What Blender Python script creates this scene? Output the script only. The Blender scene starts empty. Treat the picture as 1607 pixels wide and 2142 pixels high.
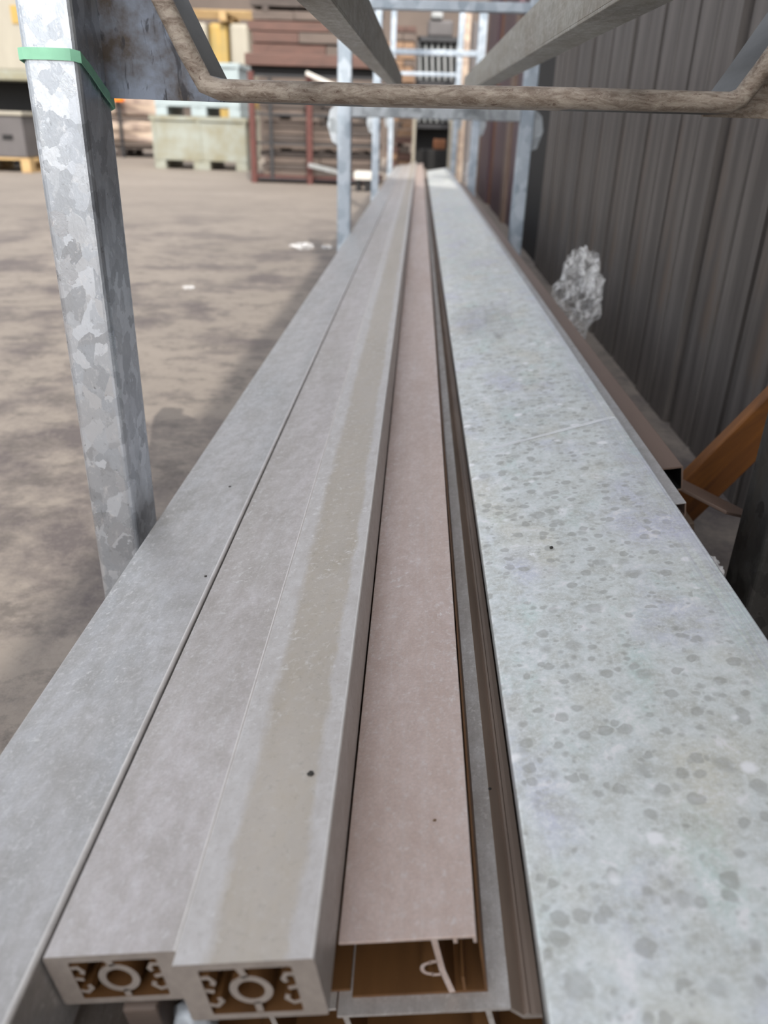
import bpy, bmesh, math, random
from mathutils import Vector, Matrix, noise as mnoise
sc = bpy.context.scene
C = sc.collection
random.seed(7)
PI = math.pi

# ------------------------------------------------------------------ camera
F, CX, CY, H = 1640.0, 803.5, 1071.0, 0.55
R = Matrix(((0.99870757, -0.04431444, 0.02488819),
            (0.0418573, 0.43936487, -0.89733298),
            (0.02882981, 0.89721499, 0.4406519)))
cam = bpy.data.objects.new('camera', bpy.data.cameras.new('camera'))
C.objects.link(cam)
cam.matrix_world = Matrix.Translation((0, 0, H)) @ R.to_4x4()
cam.data.sensor_fit = 'HORIZONTAL'
cam.data.sensor_width = 36.0
cam.data.lens = F / 1607 * 36.0
cam.data.clip_start = 0.02
cam.data.clip_end = 300
cam.data.dof.use_dof = True
cam.data.dof.focus_distance = 0.66
cam.data.dof.aperture_fstop = 36.74 / 4.6
sc.camera = cam

# ------------------------------------------------------------------ sky and sun
SUN = Vector((0.18, -0.72, 0.72)).normalized()
w = bpy.data.worlds.new('sky')
sc.world = w
w.use_nodes = True
nt = w.node_tree
bg = nt.nodes['Background']
sky = nt.nodes.new('ShaderNodeTexSky')
sky.sky_type = 'NISHITA'
sky.sun_disc = False
sky.sun_elevation = math.asin(SUN.z)
sky.sun_rotation = math.atan2(SUN.x, SUN.y)
sky.air_density = 1.0
sky.dust_density = 3.0
hs = nt.nodes.new('ShaderNodeHueSaturation')
hs.inputs['Saturation'].default_value = 0.30
nt.links.new(sky.outputs[0], hs.inputs['Color'])
nt.links.new(hs.outputs[0], bg.inputs['Color'])
bg.inputs['Strength'].default_value = 0.22
sd = bpy.data.lights.new('sun', 'SUN')
sd.energy = 2.5
sd.angle = math.radians(0.5)
sd.color = (1.0, 0.95, 0.87)
sun = bpy.data.objects.new('sun', sd)
C.objects.link(sun)
sun.rotation_euler = SUN.to_track_quat('Z', 'Y').to_euler()
sun.location = (3, -4, 8)

sc.view_settings.view_transform = 'Standard'
sc.view_settings.look = 'None'
sc.view_settings.exposure = 0.60
sc.view_settings.gamma = 1.0
sc.view_settings.use_curve_mapping = False


def ray(px, py):
    return R @ Vector((px - CX, CY - py, -F))


def at(px, py, Y):
    d = ray(px, py)
    return Vector((0, 0, H)) + d * (Y / d.y)


# ------------------------------------------------------------------ materials
def s2l(c):
    return tuple((v / 255 / 12.92) if v / 255 <= 0.04045 else ((v / 255 + 0.055) / 1.055) ** 2.4 for v in c) + (1,)


class NT:
    def __init__(s, name):
        s.m = bpy.data.materials.new(name)
        s.m.use_nodes = True
        s.t = s.m.node_tree
        s.b = s.t.nodes['Principled BSDF']
        s.tc = s.t.nodes.new('ShaderNodeTexCoord')

    def n(s, ty, **k):
        x = s.t.nodes.new(ty)
        for a, v in k.items():
            setattr(x, a, v)
        return x

    def l(s, a, b):
        s.t.links.new(a, b)

    def coord(s, scale=(1, 1, 1), rot=(0, 0, 0), src='Object'):
        mp = s.n('ShaderNodeMapping')
        mp.inputs['Scale'].default_value = scale
        mp.inputs['Rotation'].default_value = rot
        s.l(s.tc.outputs[src], mp.inputs['Vector'])
        return mp.outputs[0]

    def noise(s, vec, scale, detail=4, rough=0.55, dist=0.0):
        x = s.n('ShaderNodeTexNoise')
        x.inputs['Scale'].default_value = scale
        x.inputs['Detail'].default_value = detail
        x.inputs['Roughness'].default_value = rough
        x.inputs['Distortion'].default_value = dist
        s.l(vec, x.inputs['Vector'])
        return x.outputs['Fac']

    def ramp(s, fac, lo, hi, a=0.0, b=1.0):
        x = s.n('ShaderNodeMapRange')
        x.inputs['From Min'].default_value = lo
        x.inputs['From Max'].default_value = hi
        x.inputs['To Min'].default_value = a
        x.inputs['To Max'].default_value = b
        s.l(fac, x.inputs['Value'])
        return x.outputs[0]

    def mix(s, fac, a, b, mode='MIX'):
        x = s.n('ShaderNodeMix', data_type='RGBA', blend_type=mode)
        for i, v in ((0, fac), (6, a), (7, b)):
            if isinstance(v, (tuple, float, int)):
                x.inputs[i].default_value = v
            else:
                s.l(v, x.inputs[i])
        return x.outputs[2]

    def math(s, op, a, b=0.0):
        x = s.n('ShaderNodeMath', operation=op)
        for i, v in ((0, a), (1, b)):
            if isinstance(v, (float, int)):
                x.inputs[i].default_value = v
            else:
                s.l(v, x.inputs[i])
        return x.outputs[0]

    def bump(s, h, strength=0.3, dist=0.001):
        x = s.n('ShaderNodeBump')
        x.inputs['Strength'].default_value = strength
        x.inputs['Distance'].default_value = dist
        s.l(h, x.inputs['Height'])
        s.l(x.outputs[0], s.b.inputs['Normal'])

    def set(s, col=None, metal=0.0, rough=0.5):
        if col is not None:
            if isinstance(col, tuple):
                s.b.inputs['Base Color'].default_value = col
            else:
                s.l(col, s.b.inputs['Base Color'])
        s.b.inputs['Metallic'].default_value = metal
        if isinstance(rough, (float, int)):
            s.b.inputs['Roughness'].default_value = rough
        else:
            s.l(rough, s.b.inputs['Roughness'])
        return s.m


def plain(name, c, rough=0.6, metal=0.0, var=0.25, scale=8, stretch=(1, 1, 1), bump=0.0, c2=None):
    t = NT(name)
    v = t.coord(stretch)
    f = t.noise(v, scale, 6, 0.6)
    a = s2l(c)
    b = s2l(c2) if c2 else tuple(x * (1 - var) for x in a[:3]) + (1,)
    col = t.mix(t.ramp(f, 0.35, 0.65), a, b)
    if bump:
        t.bump(f, bump, 0.002)
    return t.set(col, metal, rough)


def alu(name, base, tint, stain, metal=0.35, rough=0.42, seed=0.0, stainamt=0.5, grain=0.5):
    """weathered mill-finish aluminium: blotches, brushed streaks along Y, fine chalky specks"""
    t = NT(name)
    big = t.noise(t.coord((9 + seed, 2.6, 9)), 1.0, 5, 0.6, 0.4)
    blot = t.noise(t.coord((1, 0.55, 1)), 70 + seed * 3, 9, 0.72, 0.25)
    fine = t.noise(t.coord((1, 1, 1)), 420, 4, 0.7)
    streak = t.noise(t.coord((260, 3.0, 260)), 1.0, 3, 0.5)
    chalk = t.noise(t.coord((1, 0.8, 1)), 110, 9, 0.8, 0.3)
    cloud = t.noise(t.coord((1, 0.5, 1)), 24, 5, 0.6, 0.2)
    c = t.mix(t.ramp(big, 0.40, 0.60), s2l(base), s2l(tint))
    c = t.mix(t.math('MULTIPLY', t.ramp(blot, 0.42, 0.60), stainamt), c, s2l(stain))
    c = t.mix(t.ramp(cloud, 0.45, 0.62, 0, stainamt), c, s2l(stain))
    c = t.mix(t.ramp(fine, 0.35, 0.65, 0.0, 0.34 * grain), c, (0.12, 0.11, 0.1, 1))
    c = t.mix(t.ramp(streak, 0.52, 0.75, 0.0, 0.3 * grain), c, (0.62, 0.62, 0.62, 1))
    white = t.math('MULTIPLY', t.ramp(chalk, 0.55, 0.62), t.ramp(big, 0.42, 0.58))
    c = t.mix(t.math('MULTIPLY', white, 0.75), c, (0.75, 0.74, 0.72, 1))
    r = t.ramp(blot, 0.3, 0.7, rough - 0.07, rough + 0.1)
    leath = t.noise(t.coord((1, 0.8, 1)), 210, 6, 0.7, 0.4)
    c = t.mix(t.ramp(leath, 0.54, 0.66, 0.0, 0.35), c, (0.72, 0.71, 0.7, 1))
    t.bump(t.math('ADD', t.math('MULTIPLY', blot, 0.5), t.math('MULTIPLY', leath, 0.5)), 0.45, 0.0009)
    return t.set(c, metal, r)


def galv(name, lo, hi, spangle=75, metal=0.9, rough=0.34, dirt=0.25):
    t = NT(name)
    wv = t.noise(t.coord((1, 1, 1)), 40, 4, 0.6)
    mp = t.coord((1, 1, 0.75))
    add = t.n('ShaderNodeVectorMath', operation='ADD')
    t.l(mp, add.inputs[0])
    cmb = t.n('ShaderNodeCombineXYZ')
    for i in range(3):
        t.l(t.math('MULTIPLY', wv, 0.03), cmb.inputs[i])
    t.l(cmb.outputs[0], add.inputs[1])
    vo = t.n('ShaderNodeTexVoronoi')
    vo.inputs['Scale'].default_value = spangle
    t.l(add.outputs[0], vo.inputs['Vector'])
    sp = t.n('ShaderNodeSeparateColor')
    t.l(vo.outputs['Color'], sp.inputs[0])
    c = t.mix(t.ramp(sp.outputs[0], 0.1, 0.95), s2l(lo), s2l(hi))
    scr = t.noise(t.coord((1, 1, 0.5)), 160, 6, 0.7, 0.3)
    sc2 = t.noise(t.coord((1, 1, 0.6), (0.2, 0.3, 0.2)), 140, 9, 0.8, 0.5)
    hi_ = 0.75 if 'bright' in name else 0.3
    c = t.mix(t.ramp(sc2, 0.55, 0.66, 0, hi_), c, (0.86, 0.88, 0.92, 1) if 'dark' not in name else (0.16, 0.16, 0.16, 1))
    c = t.mix(t.ramp(sc2, 0.42, 0.32, 0, 0.55), c, (0.16, 0.17, 0.19, 1))
    c = t.mix(t.ramp(scr, 0.36, 0.30, 0, 0.6), c, (0.08, 0.08, 0.09, 1))
    d = t.noise(t.coord((1, 1, 0.35)), 14, 6, 0.65)
    c = t.mix(t.ramp(d, 0.55, 0.75, 0, dirt), c, (0.09, 0.075, 0.06, 1))
    t.bump(t.math('ADD', scr, t.math('MULTIPLY', sp.outputs[1], 0.3)), 0.35, 0.0008)
    return t.set(c, metal, t.ramp(sp.outputs[2], 0, 1, rough - 0.08, rough + 0.1))


M = {}
M['alu_grey'] = alu('aluminium_grey', (198, 195, 194), (180, 180, 180), (160, 156, 150), seed=1, stainamt=0.45)
M['alu_bar1'] = alu('aluminium_warm_grey', (204, 197, 195), (188, 182, 176), (170, 162, 155), seed=3)
M['alu_pink'] = alu('aluminium_rosy', (206, 186, 176), (212, 194, 187), (190, 168, 156), seed=7, stainamt=0.5)
M['alu_strip'] = alu('aluminium_dull', (184, 178, 174), (198, 194, 191), (160, 152, 144), seed=5)
M['bronze'] = plain('bronze_oxide', (158, 140, 126), 0.5, 0.3, 0.25, 30, (1, 0.2, 1))  # dark reflection on the sloped faces, put into the colour as brown
M['brown_in'] = plain('brown_oxidised_inner', (120, 84, 50), 0.5, 0.3, 0.45, 25, (1, 0.15, 1), 0.1)  # same metal inside; brown from light bouncing between the walls is painted on
M['cut'] = plain('sawn_aluminium_end', (168, 158, 150), 0.45, 0.35, 0.2, 120, (1, 1, 1), 0.1)
M['worn'] = plain('worn_bright_edge', (226, 222, 218), 0.35, 0.2, 0.15, 60)  # highlight along the rounded corners, painted as a pale colour
M['galv'] = galv('galvanised_bright', (186, 192, 200), (222, 228, 236))
M['galv_dark'] = galv('galvanised_weathered_dark', (64, 62, 60), (84, 82, 79), 60, 0.6, 0.5, 0.7)  # darker copy of the zinc: the right post's shade is in its colour
M['galv_dull'] = galv('galvanised_dull', (140, 146, 150), (176, 182, 188), 40, 0.4, 0.5, 0.5)
M['galv_far'] = galv('galvanised_pale', (150, 162, 174), (186, 196, 206), 30, 0.3, 0.5, 0.25)
M['beam'] = alu('beam_grey_green', (186, 187, 178), (170, 171, 164), (140, 130, 114), metal=0.25, rough=0.5, seed=2, grain=0.8)


def bar2_mat():
    t = NT('aluminium_olive_stained')
    co = t.coord((1, 1, 1))
    sx = t.n('ShaderNodeSeparateXYZ')
    t.l(co, sx.inputs[0])
    wob = t.noise(t.coord((1, 0.5, 1)), 30, 9, 0.75, 0.2)
    xw = t.math('ADD', sx.outputs[0], t.math('MULTIPLY', t.math('SUBTRACT', wob, 0.5), 0.022))
    a = t.ramp(xw, 0.013, 0.019)
    b = t.ramp(xw, 0.058, 0.054)
    mask = t.math('MULTIPLY', a, b)
    big = t.noise(t.coord((10, 2.5, 10)), 1.0, 6, 0.65, 0.5)
    blot = t.noise(t.coord((1, 0.6, 1)), 60, 8, 0.74, 0.3)
    fine = t.noise(co, 230, 7, 0.75, 0.3)
    c = t.mix(t.ramp(blot, 0.35, 0.65), s2l((204, 200, 197)), s2l((186, 180, 175)))
    st = t.mix(t.ramp(big, 0.35, 0.65), s2l((186, 175, 160)), s2l((160, 148, 128)))
    c = t.mix(t.math('MULTIPLY', mask, t.ramp(blot, 0.25, 0.6, 1.0, 0.55)), c, st)
    c = t.mix(t.ramp(fine, 0.45, 0.32, 0, 0.35), c, (0.2, 0.18, 0.15, 1))
    ch = t.noise(co, 120, 9, 0.8, 0.3)
    c = t.mix(t.math('MULTIPLY', t.ramp(ch, 0.54, 0.62), t.ramp(big, 0.42, 0.6, 0.15, 0.8)), c, (0.78, 0.77, 0.75, 1))
    t.bump(t.math('ADD', t.math('MULTIPLY', blot, 0.5), t.math('MULTIPLY', fine, 0.5)), 0.45, 0.0009)
    return t.set(c, 0.35, 0.44)


M['alu_bar2'] = bar2_mat()


def spotted_mat():
    """wide pale plate: round grey water stains, a few bare white spots, pearly tints, brushed right margin"""
    t = NT('aluminium_water_spotted')
    co = t.coord((1, 1, 1))
    sx = t.n('ShaderNodeSeparateXYZ')
    t.l(co, sx.inputs[0])
    wob = t.n('ShaderNodeTexNoise')
    wob.inputs['Scale'].default_value = 110
    wob.inputs['Detail'].default_value = 3
    t.l(co, wob.inputs['Vector'])
    sub = t.n('ShaderNodeVectorMath', operation='SUBTRACT')
    t.l(wob.outputs['Color'], sub.inputs[0])
    sub.inputs[1].default_value = (0.5, 0.5, 0.5)
    scl = t.n('ShaderNodeVectorMath', operation='SCALE')
    t.l(sub.outputs[0], scl.inputs[0])
    scl.inputs['Scale'].default_value = 0.006
    add = t.n('ShaderNodeVectorMath', operation='ADD')
    t.l(co, add.inputs[0])
    t.l(scl.outputs[0], add.inputs[1])
    flat = t.n('ShaderNodeVectorMath', operation='MULTIPLY')
    t.l(add.outputs[0], flat.inputs[0])
    flat.inputs[1].default_value = (1, 1, 0)

    def spots(scale, rmin, rmax, off, thr):
        o = t.n('ShaderNodeVectorMath', operation='ADD')
        t.l(flat.outputs[0], o.inputs[0])
        o.inputs[1].default_value = (off, off * 0.7, 0)
        v = t.n('ShaderNodeTexVoronoi')
        v.inputs['Scale'].default_value = scale
        t.l(o.outputs[0], v.inputs['Vector'])
        s = t.n('ShaderNodeSeparateColor')
        t.l(v.outputs['Color'], s.inputs[0])
        rad = t.ramp(s.outputs[0], 0, 1, rmin, rmax)
        keep = t.math('GREATER_THAN', s.outputs[1], thr)
        d = t.math('SUBTRACT', rad, v.outputs['Distance'])
        m = t.ramp(d, -0.05, 0.07)
        ring = t.math('MULTIPLY', m, t.ramp(d, 0.12, 0.02))
        return t.math('MULTIPLY', m, keep), t.math('MULTIPLY', ring, keep), s.outputs[2]

    big = t.noise(t.coord((6, 3, 6)), 1.0, 5, 0.6, 0.6)
    mid = t.noise(co, 42, 9, 0.74, 0.3)
    fine = t.noise(co, 240, 7, 0.8)
    tintA = t.noise(t.coord((7, 4, 7)), 1.3, 3)
    tintB = t.noise(t.coord((8, 5, 8), (0.5, 0.3, 1.0)), 1.7, 3)
    c = t.mix(t.ramp(big, 0.35, 0.65), s2l((226, 230, 226)), s2l((210, 216, 216)))
    c = t.mix(t.ramp(tintA, 0.52, 0.66, 0, 0.7), c, s2l((200, 200, 222)))
    c = t.mix(t.ramp(tintB, 0.52, 0.68, 0, 0.6), c, s2l((214, 208, 188)))
    tintC = t.noise(t.coord((12, 7, 12), (0.1, 0.7, 2.0)), 1.5, 4)
    c = t.mix(t.ramp(tintC, 0.55, 0.68, 0, 0.5), c, s2l((196, 220, 212)))
    c = t.mix(t.ramp(mid, 0.45, 0.62, 0, 0.75), c, s2l((186, 186, 176)))
    c = t.mix(t.ramp(mid, 0.44, 0.36, 0, 0.8), c, (0.9, 0.88, 0.88, 1))
    c = t.mix(t.ramp(fine, 0.47, 0.60, 0, 0.6), c, (0.86, 0.88, 0.87, 1))
    inner = t.ramp(sx.outputs[0], 0.185, 0.165)
    m1, r1, _ = spots(80, 0.10, 0.42, 0.0, 0.12)
    m2, r2, _ = spots(150, 0.10, 0.36, 3.3, 0.45)
    m3, r3, _ = spots(46, 0.05, 0.36, 7.7, 0.45)
    far = t.ramp(sx.outputs[1], 1.2, 3.5, 1.0, 0.25)
    sfac = t.math('MULTIPLY', t.math('MULTIPLY', t.math('MAXIMUM', t.math('MAXIMUM', m1, t.math('MULTIPLY', m2, 0.7)), t.math('MULTIPLY', m3, 0.8)), inner), far)
    c = t.mix(t.math('MULTIPLY', sfac, 0.48), c, s2l((156, 156, 150)))
    c = t.mix(t.math('MULTIPLY', t.math('MULTIPLY', r1, far), 0.16), c, s2l((126, 126, 120)))
    w1, wr, _ = spots(46, 0.06, 0.30, 11.1, 0.80)
    c = t.mix(t.math('MULTIPLY', w1, 0.95), c, (0.95, 0.95, 0.95, 1))
    w2 = t.math('MULTIPLY', t.ramp(t.noise(t.coord((1, 0.45, 1), (0, 0, 0.25)), 26, 4, 0.5, 0.3), 0.66, 0.70), t.ramp(fine, 0.4, 0.55))
    c = t.mix(w2, c, (0.95, 0.95, 0.95, 1))
    stk = t.noise(t.coord((420, 2.5, 420)), 1.0, 3, 0.6)
    c = t.mix(t.math('MULTIPLY', t.ramp(stk, 0.4, 0.65), t.ramp(sx.outputs[0], 0.160, 0.19, 0.0, 0.6)), c, s2l((176, 176, 196)))
    rough = t.mix(sfac, (0.36, 0.36, 0.36, 1), (0.5, 0.5, 0.5, 1))
    t.bump(t.math('ADD', t.math('MULTIPLY', mid, 0.5), t.math('MULTIPLY', fine, 0.2)), 0.14, 0.0006)
    return t.set(c, 0.25, rough)


M['spotted'] = spotted_mat()


def rod_mat():
    t = NT('rusty_painted_steel')
    v = t.coord((0.4, 1, 1.3))
    a = t.noise(v, 130, 8, 0.72, 0.6)
    b = t.noise(t.coord((0.5, 1, 1)), 260, 7, 0.75, 0.5)
    c = t.mix(t.ramp(a, 0.38, 0.62), s2l((178, 166, 152)), s2l((122, 107, 94)))
    c = t.mix(t.ramp(b, 0.55, 0.68, 0, 0.7), c, s2l((190, 180, 166)))
    c = t.mix(t.ramp(b, 0.42, 0.34, 0, 0.8), c, s2l((84, 56, 44)))
    t.bump(t.math('ADD', a, b), 0.6, 0.0015)
    return t.set(c, 0.15, 0.5)


M['rod'] = rod_mat()
M['rail_grey'] = plain('dark_grey_channel_side', (92, 92, 90), 0.5, 0.3, 0.35, 30, (1, 0.4, 1), 0.2)


def gusset_mat():
    t = NT('streaked_galvanised_plate')
    a = t.noise(t.coord((1, 1, 0.28), (0, 0.25, 0)), 75, 4, 0.55, 1.6)
    b = t.noise(t.coord((1, 1, 1)), 22, 5, 0.6)
    c = t.mix(t.ramp(b, 0.4, 0.62), s2l((120, 128, 142)), s2l((74, 66, 60)))
    c = t.mix(t.ramp(a, 0.57, 0.64, 0, 0.8), c, (0.03, 0.03, 0.035, 1))
    t.bump(a, 0.2, 0.001)
    return t.set(c, 0.6, 0.42)


M['gusset'] = gusset_mat()


def concrete():
    t = NT('stained_concrete_yard')
    co = t.coord((1, 1, 1))
    big = t.noise(co, 0.5, 6, 0.6, 0.4)
    mid = t.noise(t.coord((1, 1, 1)), 2.6, 10, 0.72, 0.1)
    med = t.noise(t.coord((1, 1.2, 1)), 9, 10, 0.78, 0.1)
    fine = t.noise(co, 90, 6, 0.75)
    c = t.mix(t.ramp(big, 0.35, 0.65), s2l((143, 133, 123)), s2l((126, 117, 108)))
    near = t.n('ShaderNodeSeparateXYZ')
    t.l(co, near.inputs[0])
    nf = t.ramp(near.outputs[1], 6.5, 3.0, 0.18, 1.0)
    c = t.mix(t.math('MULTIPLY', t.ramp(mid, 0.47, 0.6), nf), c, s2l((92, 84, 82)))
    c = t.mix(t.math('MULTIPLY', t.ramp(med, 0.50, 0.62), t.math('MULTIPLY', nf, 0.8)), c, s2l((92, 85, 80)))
    c = t.mix(t.ramp(fine, 0.5, 0.75, 0, 0.3), c, s2l((160, 151, 142)))
    t.bump(t.math('ADD', fine, med), 0.25, 0.003)
    return t.set(c, 0.0, 0.75)


M['concrete'] = concrete()


def clad():
    t = NT('weathered_grey_cladding')
    stk = t.noise(t.coord((1, 9, 0.5)), 3.0, 7, 0.6, 0.3)
    b = t.noise(t.coord((1, 1, 0.3)), 5.0, 5, 0.6)
    fine = t.noise(t.coord((1, 1, 1)), 60, 6, 0.75)
    c = t.mix(t.ramp(stk, 0.38, 0.62), s2l((110, 104, 100)), s2l((82, 77, 74)))
    c = t.mix(t.ramp(b, 0.6, 0.75, 0, 0.5), c, s2l((112, 84, 58)))
    c = t.mix(t.ramp(fine, 0.68, 0.74, 0, 0.7), c, s2l((176, 172, 170)))
    return t.set(c, 0.1, 0.55)


M['clad'] = clad()


def wood(name, a, b, ax=1):
    t = NT(name)
    s = [14, 14, 14]
    s[ax] = 1.2
    g = t.noise(t.coord(tuple(s)), 2.0, 7, 0.65, 1.2)
    k = t.noise(t.coord((1, 1, 1)), 9, 4, 0.6)
    c = t.mix(t.ramp(g, 0.35, 0.65), s2l(a), s2l(b))
    c = t.mix(t.ramp(k, 0.62, 0.75, 0, 0.5), c, tuple(x * 0.4 for x in s2l(b)[:3]) + (1,))
    t.bump(g, 0.3, 0.003)
    return t.set(c, 0, 0.65)


M['plank_orange'] = wood('orange_brown_timber', (136, 84, 30), (92, 52, 20), 0)
M['pallet'] = wood('pale_pallet_timber', (186, 158, 112), (150, 120, 80), 0)
M['bearer'] = wood('dark_bearer_timber', (110, 90, 72), (80, 66, 54), 0)
M['board_grey'] = wood('weathered_board', (106, 92, 83), (76, 66, 60), 0)
M['board_dark'] = wood('dark_weathered_board', (84, 74, 68), (60, 52, 48), 0)
M['board_red'] = wood('reddish_board', (104, 74, 64), (78, 58, 51), 0)
M['board_tan'] = wood('tan_board', (146, 116, 90), (118, 92, 72), 0)
M['red_steel'] = plain('maroon_steel', (98, 58, 52), 0.6, 0.2, 0.3, 20)
M['box_green'] = plain('pale_green_grey_steel', (150, 154, 146), 0.55, 0.1, 0.18, 4, (1, 1, 1), 0, (132, 128, 108))
M['box_blue'] = plain('pale_blue_grey_steel', (162, 174, 176), 0.55, 0.1, 0.12, 4)
M['box_dark'] = plain('dark_grey_box', (92, 88, 88), 0.6, 0.0, 0.2, 5)
M['beige'] = plain('beige_panel', (160, 154, 140), 0.6, 0.0, 0.15, 3, (1, 1, 0.3))
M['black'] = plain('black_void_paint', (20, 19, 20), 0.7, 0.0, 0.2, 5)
M['dark_steel'] = plain('dark_grey_steel', (58, 58, 60), 0.5, 0.3, 0.2, 5)
M['fin'] = plain('grey_fin_steel', (150, 152, 152), 0.5, 0.3, 0.2, 6)
M['gold'] = plain('yellow_wrapped_goods', (186, 150, 76), 0.35, 0.1, 0.3, 7, (1, 1, 0.25), 0.2, (150, 132, 84))
M['sack'] = plain('wrapped_sack', (196, 176, 156), 0.35, 0.1, 0.3, 5, (0.6, 1, 2), 0.4, (128, 112, 104))
M['orange'] = plain('orange_plastic', (255, 128, 10), 0.4, 0.0, 0.1, 5)
M['strap'] = plain('green_strapping', (134, 192, 162), 0.35, 0.0, 0.15, 40, (1, 1, 1))
M['purple'] = plain('purple_brown_sheet', (92, 72, 78), 0.5, 0.1, 0.3, 4, (1, 1, 0.3))
M['rust_sheet'] = plain('rust_brown_sheet', (128, 82, 52), 0.6, 0.1, 0.35, 5, (1, 1, 0.3))
M['brown_box'] = plain('brown_profile', (126, 106, 94), 0.5, 0.2, 0.2, 8, (1, 0.2, 1))
M['white'] = plain('white_painted', (206, 202, 194), 0.5, 0.0, 0.1, 5)
M['bwall'] = plain('dull_brown_building', (96, 84, 76), 0.7, 0.0, 0.25, 1.2)
M['flake'] = plain('dark_flake', (62, 58, 52), 0.6, 0.2, 0.4, 200)
M['flake_brown'] = plain('brown_flake', (120, 92, 64), 0.6, 0.1, 0.4, 200)


def film(name, alpha, rough=0.12, white=0.5):
    """clear crumpled film: mostly see-through, folds whitish and glossy"""
    t = NT(name)
    f = t.noise(t.coord((1, 1, 1)), 16, 3, 0.55, 1.0)
    ridge = t.math('ABSOLUTE', t.math('SUBTRACT', f, 0.5))
    t.bump(f, 1.0, 0.006)
    lw = t.n('ShaderNodeLayerWeight')
    lw.inputs['Blend'].default_value = 0.35
    a = t.math('MAXIMUM', t.ramp(ridge, 0.06, 0.0, alpha * 0.35, min(1.0, alpha * 2.0)), t.ramp(lw.outputs['Facing'], 0.45, 0.95, 0, min(1.0, alpha * 2.0)))
    t.l(a, t.b.inputs['Alpha'])
    t.b.inputs['Specular IOR Level'].default_value = 1.0
    return t.set((white, white, white, 1), 0.0, rough)


M['film'] = film('crumpled_clear_film', 0.30, 0.08, 0.95)
_t = NT('whitish_plastic_tape')
_t.b.inputs['Alpha'].default_value = 0.6
M['tape'] = _t.set((0.9, 0.91, 0.92, 1), 0.0, 0.25)
M['film_thin'] = film('thin_clear_film', 0.22, 0.2, 0.55)


# ------------------------------------------------------------------ mesh helpers
def tag(o, label=None, cat=None, group=None, kind=None):
    if label: o['label'] = label
    if cat: o['category'] = cat
    if group: o['group'] = group
    if kind: o['kind'] = kind
    return o


def obj(name, bm, mats, parent=None, bevel=0.0, smooth=False, seg=2):
    if not isinstance(mats, (list, tuple)): mats = [mats]
    bmesh.ops.recalc_face_normals(bm, faces=bm.faces)
    me = bpy.data.meshes.new(name)
    bm.to_mesh(me); bm.free()
    for m in mats: me.materials.append(m)
    if smooth:
        for p in me.polygons: p.use_smooth = True
    o = bpy.data.objects.new(name, me)
    C.objects.link(o)
    if parent is not None: o.parent = parent
    if bevel:
        md = o.modifiers.new('bevel', 'BEVEL')
        md.width = bevel; md.segments = seg; md.limit_method = 'ANGLE'
        md.harden_normals = False
    return o


def empty(name, loc, label, cat, group=None, rot=(0, 0, 0)):
    o = bpy.data.objects.new(name, None)
    o.empty_display_size = 0.05
    C.objects.link(o)
    o.location = loc; o.rotation_euler = rot
    return tag(o, label, cat, group)


def box(bm, x0, x1, y0, y1, z0, z1, mi=0):
    v = [bm.verts.new((x, y, z)) for z in (z0, z1) for y in (y0, y1) for x in (x0, x1)]
    for f in ((0, 1, 3, 2), (4, 6, 7, 5), (0, 4, 5, 1), (2, 3, 7, 6), (0, 2, 6, 4), (1, 5, 7, 3)):
        bm.faces.new([v[i] for i in f]).material_index = mi


def bx(*a, **k):
    bm = bmesh.new(); box(bm, *a, **k); return bm


def hexa(bm, c8, mi=0):
    """eight corners: bottom ring 0-3, top ring 4-7"""
    v = [bm.verts.new(c) for c in c8]
    for f in ((3, 2, 1, 0), (4, 5, 6, 7), (0, 1, 5, 4), (1, 2, 6, 5), (2, 3, 7, 6), (3, 0, 4, 7)):
        bm.faces.new([v[i] for i in f]).material_index = mi


def prism(bm, loop, y0, y1, side=0, cap=0, nseg=1):
    """2-D loop of (x,z) extruded along Y"""
    rings = []
    for k in range(nseg + 1):
        y = y0 + (y1 - y0) * k / nseg
        rings.append([bm.verts.new((x, y, z)) for x, z in loop])
    n = len(loop)
    for a, b in zip(rings, rings[1:]):
        for i in range(n):
            bm.faces.new((a[i], a[(i + 1) % n], b[(i + 1) % n], b[i])).material_index = side
    bm.faces.new(rings[0]).material_index = cap
    bm.faces.new(rings[-1][::-1]).material_index = cap


def tube_ring(bm, outer, inner, y0, y1, mo=0, mi=1, mc=2, edge_glint=0):
    n = len(outer)
    A = [bm.verts.new((x, y0, z)) for x, z in outer]; B = [bm.verts.new((x, y1, z)) for x, z in outer]
    c = [bm.verts.new((x, y0, z)) for x, z in inner]; D = [bm.verts.new((x, y1, z)) for x, z in inner]
    for i in range(n):
        j = (i + 1) % n
        bm.faces.new((A[i], A[j], B[j], B[i])).material_index = 3 if i < edge_glint else mo  # first corner faces take the painted highlight
        bm.faces.new((c[j], c[i], D[i], D[j])).material_index = mi
        bm.faces.new((A[j], A[i], c[i], c[j])).material_index = mc
        bm.faces.new((B[i], B[j], D[j], D[i])).material_index = mc


def rrect(x0, x1, z0, z1, r, k=4):
    pts = []
    for cx, cz, a0 in ((x1 - r, z1 - r, 0), (x0 + r, z1 - r, 90), (x0 + r, z0 + r, 180), (x1 - r, z0 + r, 270)):
        for i in range(k + 1):
            a = math.radians(a0 + 90 * i / k)
            pts.append((cx + r * math.cos(a), cz + r * math.sin(a)))
    return pts


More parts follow.
